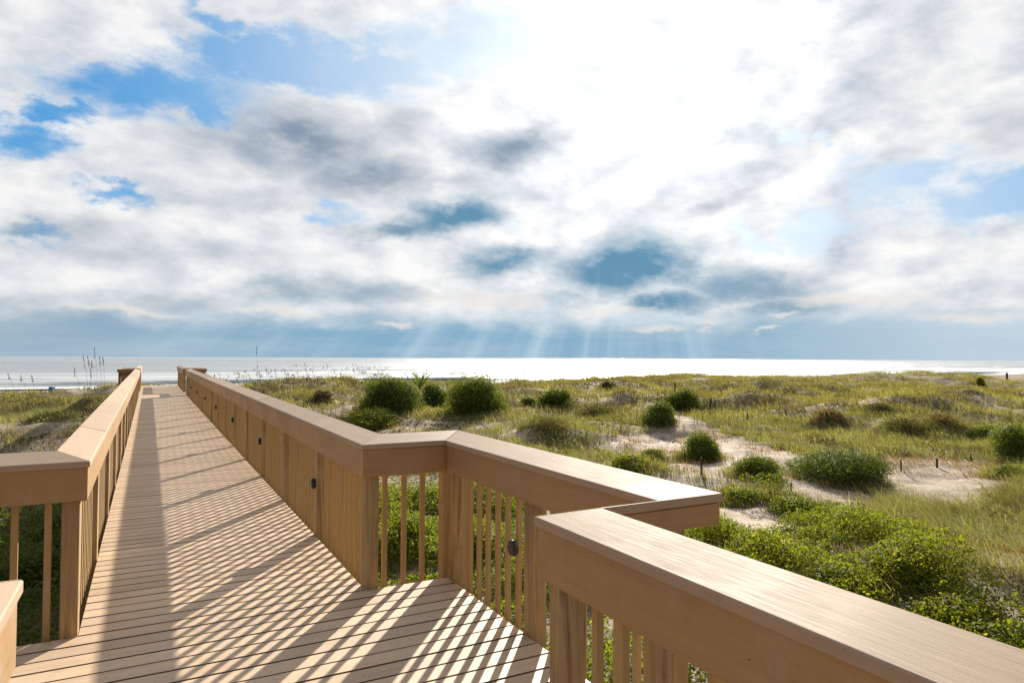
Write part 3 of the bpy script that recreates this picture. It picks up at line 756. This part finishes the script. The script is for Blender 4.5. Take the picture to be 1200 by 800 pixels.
# ------------------------------------------------------------------ individual sea oats
def sea_oat(px_head, py_head, px_b, py_b, label, hd=1.0, depth=None):
    b, d = hit(px_b, py_b) if depth is None else (None, depth)
    if b is None:
        x, y = world_at(px_b, depth); b = Vector((x, y, g1(x, y)))
    r = ray(px_head, py_head); t = d/r.dot(cf); top = Vector((0, 0, CAMZ))+r*t
    root = empty('sea_oat', b); tag(root, label, 'sea oat', 'sea oats standing on the left bank')
    v = top-b; bm = bmesh.new(); bend = Vector((v.x, v.y, 0))
    pts = [Vector((0, 0, -.05)), Vector((0, 0, v.z*.5))+bend*.25, Vector((0, 0, v.z*.86))+bend*.7, v]
    tube(bm, pts, [.006, .005, .004, .003], 5); me = bpy.data.meshes.new('stalk'); bm.to_mesh(me); bm.free(); link('stalk', me, M['grass_dry'], root)
    n = 44; ln = .34*hd; dr = (v-pts[2]).normalized()
    s = RS.rand(n); drp = Vector((cr0.x, cr0.y, 0))*random.choice((-.6, .35, .7))
    c = np.array(v)[None]+ (np.array(dr)[None]*(1-.9*s[:, None]) + np.array(drp)[None]*(s[:, None]*.25))*ln*.8 - np.array((0, 0, .30))[None]*s[:, None]*hd
    c = c + RS.normal(size=(n, 3))*.013*(.4+s[:, None])
    N = RS.normal(size=(n, 3)); N[:, 2] *= .3
    link('seed_head', np_mesh('seed_head', *leaves(c, N, .062, .42)), M['seed'], root)
OATS = [(111.5, 413, 110, 456, 'tallest sea oat on the left bank, its head above the horizon', 1.0), (99, 424, 99, 457, 'thick headed sea oat left of the tallest one', 1.2),
        (104, 424, 104, 457, 'thick headed sea oat close beside its twin, under the tallest one', 1.1), (108.5, 427, 108, 457, 'short thin sea oat just below the tallest one', .8),
        (117, 423, 115, 456, 'sea oat with slanting head right of the tallest one', .9), (121, 423, 119, 456, 'sea oat at the right end of the left bank clump', .8),
        (89, 436, 90, 458, 'short sea oat standing apart left of the clump', .9), (106, 437, 101, 457, 'sea oat drooping low beneath the clump', .9),
        (11, 441, 12, 461, 'sea oat near the left edge of the photo', .6), (26, 443, 26, 460, 'short sea oat left of the blue beach chair', .6), (38, 443, 36, 460, 'sea oat between the left edge pair and the blue chair', .6),
        (301, 411, 299, 446, 'tall lone sea oat behind the right rail reaching above the horizon', 1.0)]
for a in OATS: sea_oat(*a, depth=34 if a[0] < 200 else 40)

# ------------------------------------------------------------------ spiky palms
def palm(label, px, py, hpx, n=26, group='spiky fronds among the shrubs', depth=None):
    b, d = hit(px, py) if depth is None else (Vector((*world_at(px, depth), 0)), depth)
    b.z = g1(b.x, b.y); h = hpx*d/800; root = empty('fan_palm', b); tag(root, label, 'palm', group)
    bm = bmesh.new(); tube(bm, [(0, 0, -.1), (.02, 0, h*.25), (.03, 0, h*.48)], [.09, .08, .06], 8)
    me = bpy.data.meshes.new('trunk'); bm.to_mesh(me); bm.free(); link('trunk', me, M['twig'], root)
    az = RS.rand(n)*6.28; P = np.tile(np.array((.03, 0, h*.42)), (n, 1)); el = RS.uniform(.1, 1.3, n)
    fb = blades(P, h*.62*np.sin(el)+.05, np.full(n, .07), np.cos(el)*1.3, az, RS.uniform(.0, .4, n))
    link('frond', np_mesh('frond', *fb), M['palm'], root)
palm('young palm with upright spiky fronds behind the narrow shrub', 491, 474, 46, 44)
palm('spiky pale frond plant in front of the large dark shrub', 464, 484, 30, 30)

# ------------------------------------------------------------------ stakes
def stake(px, py, hpx, wpx, label, lean=0.0):
    b, d = hit(px, py); h = hpx*d/800; w = max(.03, wpx*d/800)*.5
    bm = bmesh.new(); L = Vector((lean*h, lean*.3*h, 0))
    tube(bm, [(0, 0, -.3), L*.5+Vector((0, 0, h*.5)), L+Vector((0, 0, h*.97)), L+Vector((0, 0, h))], [w, w*.96, w*.92, w*.6], 7)
    bmesh.ops.recalc_face_normals(bm, faces=bm.faces)
    me = bpy.data.meshes.new('marker_stake'); bm.to_mesh(me); bm.free(); o = link('marker_stake', me, M['stake'], None, b)
    tag(o, label, 'stake', 'weathered stakes in the dunes')
for a in [(791, 462, 14, 2, 'thin dark stake on the crest behind the path shrub'), (831, 484, 18, 2.6, 'leaning stake right of the shrub behind the sand path', .25),
          (921, 491, 11, 2, 'short stake in the grass above the spreading shrub'), (876, 496, 12, 2, 'stake between the leaning one and the short one'),
          (822, 556, 20, 2.6, 'stake on sand in front of the round path shrub'), (927, 575, 9, 2.6, 'stub stake on sand left of the widest shrub'),
          (1098, 548, 11, 2.8, 'stake on sand right of the widest shrub'), (1138, 540, 9, 2.4, 'small stake on sand farther right near the edge shrub'),
          (1056, 552, 13, 2, 'thin stake touching the right side of the widest shrub'), (1180, 446, 9, 2.6, 'dark post on the far right crest against the sea'),
          (1174, 517, 12, 1.6, 'thin stake beside the flat green shrub at right')]: stake(*a)

# ------------------------------------------------------------------ beach chairs
def beach_chair(px, py, label, cloth, flip=1, depth=58):
    x, y = world_at(px, depth); b = Vector((x, y, g1(x, y)))
    r = ray(px, py); top = CAMZ + r.z*depth/r.dot(cf)
    root = empty('beach_chair', b); tag(root, label, 'beach chair', 'beach chairs beyond the left bank')
    root.rotation_euler.z = -YAW; hh = max(.9, top-b.z); s = hh/1.0
    def part(nm, boxes, mat):
        bm = bmesh.new()
        for (p0, p1, wx, wy) in boxes:
            a = Vector(p0); c = Vector(p1); t = (c-a).normalized(); u = Vector((0, 1, 0)); w = t.cross(u).normalized()
            v = [bm.verts.new(q+u*su*wy+w*sw*wx) for q in (a, c) for su, sw in ((-1, -1), (1, -1), (1, 1), (-1, 1))]
            for f in ((0, 1, 2, 3), (7, 6, 5, 4), (0, 4, 5, 1), (1, 5, 6, 2), (2, 6, 7, 3), (3, 7, 4, 0)): bm.faces.new([v[i] for i in f])
        bmesh.ops.recalc_face_normals(bm, faces=bm.faces)
        me = bpy.data.meshes.new(nm); bm.to_mesh(me); bm.free(); link(nm, me, M[mat], root)
    f = flip
    part('backrest', [((0, 0, .32*hh), (.42*f, 0, hh), .02, .27)], 'chair')
    part('seat', [((-.5*f, 0, .42), (.06*f, 0, .34*hh), .02, .27)], 'chair')
    for yy in (-.25, .25): part('leg', [((-.45*f, yy, -.1), (-.42*f, yy, .5), .03, .03)], 'chair'); part('leg', [((.2*f, yy, -.1), (.05*f, yy, .4*hh), .03, .03)], 'chair')
    if cloth: part('canopy', [((.40*f, 0, hh*.86), (.44*f, 0, hh*1.16), .17, .17)], 'blue')
beach_chair(50, 456, 'wooden beach chair with a blue canvas top beyond the left bank', True)
beach_chair(67, 458, 'plain brown beach chair right of the blue one', False)

# ------------------------------------------------------------------ sky and light
SUN_AZ = R(38.4); SUN_EL = R(22.4)
sd = Vector((math.sin(SUN_AZ)*math.cos(SUN_EL), math.cos(SUN_AZ)*math.cos(SUN_EL), math.sin(SUN_EL)))
ld = bpy.data.lights.new('sun', 'SUN'); ld.energy = 5.0; ld.angle = R(.7); ld.color = (1.0, .91, .78)
lo = bpy.data.objects.new('sun', ld); COL.objects.link(lo); lo.rotation_euler = (-sd).to_track_quat('-Z', 'Y').to_euler(); lo.location = (0, 0, 30)

EXPO = 1.0; E = 2**EXPO
world = bpy.data.worlds.new('World'); scene.world = world; world.use_nodes = True
nt = world.node_tree; nt.nodes.clear(); T = NT(nt)
STR = .1; K = 1/(STR*E)
def kc(r, g, b): # display 0-255 -> linear radiance for the background
    f = lambda c: ((c/255+.055)/1.055)**2.4 if c > 10 else c/255/12.92
    return (f(r)*K, f(g)*K, f(b)*K)
tc = T.n('ShaderNodeTexCoord'); D = T.vm('NORMALIZE', tc.outputs['Generated'])
sp = T.n('ShaderNodeSeparateXYZ'); T.set(sp.inputs[0], D)
AZ = T.m('MULTIPLY', T.m('ARCTAN2', sp.outputs[0], sp.outputs[1]), 57.2958)
EL = T.m('MULTIPLY', T.m('ARCSINE', sp.outputs[2]), 57.2958)
AE = T.n('ShaderNodeCombineXYZ'); T.set(AE.inputs[0], AZ); T.set(AE.inputs[1], EL); AEv = AE.outputs[0]
Ds = T.mapping(D, scale=(1, 1, 2.0))
w1 = T.vm('SUBTRACT', T.noise(Ds, 7.5, 2, .5, color=True), (.5, .5, .5))
w2 = T.vm('SUBTRACT', T.noise(Ds, 24, 9, .62, color=True), (.5, .5, .5))
WP = T.vm('ADD', AEv, T.vm('ADD', T.vm('MULTIPLY', w1, (9, 4.5, 0)), T.vm('MULTIPLY', w2, (6.5, 4.2, 0))))
WP2 = T.vm('ADD', AEv, T.vm('ADD', T.vm('MULTIPLY', w1, (6, 2.2, 0)), T.vm('MULTIPLY', w2, (3.4, 2.0, 0))))
def azel(px, py):
    r = ray(px, py); return math.degrees(math.atan2(r.x, r.y)), math.degrees(math.asin(r.z))
def blob(vec, px, py, rx, ry, ang=0, inner=.25, amp=1.0):
    a, e = azel(px, py); a2, _ = azel(px+rx, py); a3, _ = azel(px-rx, py); _, e2 = azel(px, py-ry); _, e3 = azel(px, py+ry)
    q = T.mapping(vec, (a, e, 0), (0, 0, R(ang)), (abs(a2-a3)/2, abs(e2-e3)/2, 1), 'TEXTURE')
    return T.rng(T.vm('LENGTH', q), inner, 1.0, amp, 0)
def acc(bl, op='MAXIMUM'):
    r = bl[0]
    for b in bl[1:]: r = T.m(op, r, b)
    return r
toS = T.vm('NORMALIZE', T.vm('SUBTRACT', tuple(sd), D))
Ds2 = T.vm('ADD', Ds, T.vm('SCALE', T.mapping(toS, scale=(1, 1, 2.0)), .035))
rA = T.noise(Ds, 9, 9, .58); rB = T.noise(Ds2, 9, 9, .58)
relief = T.m('SUBTRACT', rA, rB)                  # cloud sides turned to the sun are bright, the far sides grey
fine = T.noise(Ds, 16, 8, .6); mid = T.noise(Ds, 6, 6, .55, .3)
dots = T.vm('DOT_PRODUCT', D, tuple(sd))
ang = T.m('MULTIPLY', T.m('ARCCOSINE', dots), 57.2958)
glow = T.rng(T.m('ADD', ang, T.m('MULTIPLY', T.m('SUBTRACT', rA, .5), -16.0)), 1, 22, 1, 0)
# clear sky
sky = T.n('ShaderNodeTexSky', sky_type='NISHITA'); sky.sun_disc = False; sky.sun_elevation = SUN_EL; sky.sun_rotation = SUN_AZ
sky.air_density = 1.2; sky.dust_density = .8; sky.ozone_density = 2.0
blue = T.mix(T.rng(ang, 10, 42), kc(200, 219, 236), kc(58, 150, 214))
blue = T.mix(T.rng(EL, 2, 16, .65, 0), blue, kc(176, 204, 228))
col = T.mix(.90, sky.outputs[0], blue)
# holes in the cloud deck
H = [(310, 66, 150, 30, 10), (430, 76, 120, 34, 0), (190, 105, 165, 42, 9), (228, 128, 34, 24, 0), (20, 160, 85, 30, 5), (60, 125, 60, 20, 5), (350, 82, 110, 26, 6), (265, 35, 50, 18, 0), (560, 58, 175, 42, 0), (455, 68, 80, 28, 0),
     (140, 228, 62, 16, -8), (400, 256, 40, 14, 10), (1150, 232, 110, 40, -5), (1040, 205, 80, 36, 0), (970, 268, 70, 26, 0), (890, 278, 35, 16, 0), (915, 165, 30, 12, 15), (625, 252, 22, 10, 20), (1190, 215, 60, 30, 0), (960, 160, 16, 10, 0),
     (35, 268, 60, 16, 0)]
hole = acc([blob(WP, h[0], h[1], h[2]*1.35, h[3]*1.55, h[4], inner=.05) for h in H])
alpha = T.rng(T.m('ADD', hole, T.m('ADD', T.m('MULTIPLY', T.m('SUBTRACT', fine, .5), .9), T.m('MULTIPLY', T.m('SUBTRACT', rA, .5), .7))), .04, .98, 1, 0)
# general broken cover outside the photographed part of the sky stays cloudy
tone = T.m('ADD', T.m('MULTIPLY', T.m('SUBTRACT', mid, .5), 1.1), T.m('ADD', T.m('MULTIPLY', relief, 2.1), T.m('ADD', T.m('MULTIPLY', T.m('SUBTRACT', fine, .5), .8), .68)))
white = T.mix(T.m('MULTIPLY', tone, 1.0, clamp=True), kc(188, 199, 213), kc(255, 254, 252))
cl = T.mix(T.rng(ang, 5, 45, 0, .12), white, kc(190, 192, 196))
# grey undersides
G = [(345, 165, 170, 56, 0, .85), (250, 165, 110, 30, 0, .4), (430, 205, 110, 40, 5, .8), (610, 172, 75, 36, 12, .95), (470, 150, 60, 45, 0, .45), (90, 265, 130, 22, 0, .45), (845, 236, 75, 20, 14, .55), (1060, 62, 190, 42, 8, .14), (1100, 95, 160, 30, 8, .14),
     (1185, 150, 100, 36, 12, .45), (300, 230, 160, 20, 0, .35), (520, 215, 120, 18, 3, .4), (700, 215, 50, 26, 35, .22), (760, 240, 60, 20, 20, .2), (200, 300, 260, 16, 0, .22), (240, 190, 120, 22, 0, .25)]
gs = acc([blob(WP2, h[0], h[1], h[2]*1.1, h[3]*1.15, h[4], inner=.05, amp=h[5]) for h in G])
gs = T.m('MULTIPLY', gs, T.rng(fine, .25, .65, .55, 1.1))
cl = T.mix(gs, cl, kc(118, 141, 166))
col = T.mix(alpha, col, cl)
# blue-grey lower clouds
B = [(535, 252, 105, 24, 12, .95), (465, 270, 60, 16, 10, .8), (585, 302, 72, 22, 3, .85), (735, 312, 120, 42, 4, 1.0), (800, 320, 70, 30, 0, .8), (775, 356, 80, 16, 3, .9), (870, 335, 120, 26, -6, .7), (335, 341, 95, 18, 3, .6), (420, 345, 130, 14, 0, .4), (25, 268, 80, 14, 0, .5), (670, 352, 60, 14, 0, .6), (920, 362, 120, 18, 0, .7), (180, 350, 150, 12, 0, .3), (1150, 365, 80, 10, 0, .25)]
bs = acc([blob(WP2, h[0], h[1], h[2]*1.15, h[3]*1.3, h[4], inner=.15, amp=h[5]) for h in B])
bs = T.m('MULTIPLY', bs, T.rng(T.m('ADD', fine, T.m('MULTIPLY', relief, -.8)), .25, .56, .72, 1.15), clamp=True)
bcol = T.mix(T.rng(ang, 10, 34), kc(94, 148, 180), kc(116, 148, 170))
col = T.mix(bs, col, bcol)
# band of distant haze and cloud over the horizon
es = T.n('ShaderNodeSeparateXYZ'); T.set(es.inputs[0], WP2)
band = T.rng(es.outputs[1], 1.9, 4.6, 1, 0)
bandc = T.mix(T.rng(AZ, -12, 18), kc(144, 170, 190), kc(118, 168, 198))
bandc = T.mix(T.rng(AZ, 42, 66), bandc, kc(196, 213, 226))
bandc = T.mix(T.rng(EL, 0, 3, .28, 0), bandc, kc(170, 195, 214))
bandc = T.mix(T.rng(T.noise(T.mapping(D, scale=(1, 1, 9.0)), 5, 5, .6), .4, .68, 0, .45), bandc, kc(176, 196, 210))
col = T.mix(T.m('MULTIPLY', band, .97), col, bandc)
C = [(465, 381, 38, 6, 4), (330, 364, 120, 7, -3), (765, 384, 46, 7, 0), (715, 366, 60, 8, 0), (930, 370, 40, 6, 8), (815, 378, 30, 8, 0), (120, 362, 120, 7, 0), (560, 352, 120, 14, 0), (905, 390, 26, 4, 10), (1000, 350, 120, 14, 0), (1140, 372, 90, 8, 0)]
cs = acc([blob(WP2, *h, inner=.1, amp=.75) for h in C]); col = T.mix(cs, col, kc(236, 230, 224))
# sun shafts fanning below the cloud gaps
e1 = Vector((0, 0, 1)) - sd*sd.z; e1.normalize(); e2 = sd.cross(e1)
phi = T.m('ARCTAN2', T.vm('DOT_PRODUCT', D, tuple(e2)), T.m('MULTIPLY', T.vm('DOT_PRODUCT', D, tuple(e1)), -1.0))
pv = T.n('ShaderNodeCombineXYZ'); T.set(pv.inputs[0], phi)
shaft = T.rng(T.noise(pv.outputs[0], 6.5, 3, .6), .40, .80)
soft = T.m('MULTIPLY', T.rng(EL, 0, 9, .75, 0), T.m('MULTIPLY', T.rng(AZ, 38, 52, 1, .2), T.rng(AZ, -5, 14, .35, 1)))
col = T.mix(T.m('MULTIPLY', shaft, soft), col, kc(205, 226, 238))
# bright veil round the sun
dk_ = T.m('SUBTRACT', 1.0, T.m('MULTIPLY', T.m('MAXIMUM', bs, T.m('MULTIPLY', gs, .7)), .8))
gl = T.m('MULTIPLY', T.m('MULTIPLY', glow, dk_), T.m('SUBTRACT', 1.0, T.m('MULTIPLY', band, .75)))
gc = T.vm('SCALE', (1.0, .985, .95), T.m('MULTIPLY', T.m('ADD', gl, T.m('MULTIPLY', T.rng(ang, 8, 46, .08, 0), T.m('SUBTRACT', dk_, T.m('MULTIPLY', band, .6)))), .27*K))
col = T.vm('ADD', col, gc)
# the sky behind and overhead: broken grey-blue
col = T.mix(T.rng(ang, 52, 85, 0, .9), col, kc(108, 124, 146))
# below the horizon
col = T.mix(T.rng(EL, -1.2, -.3, 1, 0), col, kc(150, 160, 165))
bg = T.n('ShaderNodeBackground'); nt.links.new(col, bg.inputs[0]); bg.inputs[1].default_value = STR
wo = T.n('ShaderNodeOutputWorld'); nt.links.new(bg.outputs[0], wo.inputs[0])
world.cycles.sampling_method = 'MANUAL'; world.cycles.sample_map_resolution = 1024

scene.view_settings.view_transform = 'Standard'; scene.view_settings.look = 'None'
scene.view_settings.exposure = EXPO; scene.view_settings.gamma = 1.0; scene.view_settings.use_curve_mapping = False
scene.cycles.max_bounces = 6; scene.cycles.diffuse_bounces = 3; scene.cycles.glossy_bounces = 2; scene.cycles.transmission_bounces = 3; scene.cycles.transparent_max_bounces = 4
scene.cycles.caustics_reflective = False; scene.cycles.caustics_refractive = False
scene.cycles.sample_clamp_indirect = 6; scene.cycles.use_denoising = True
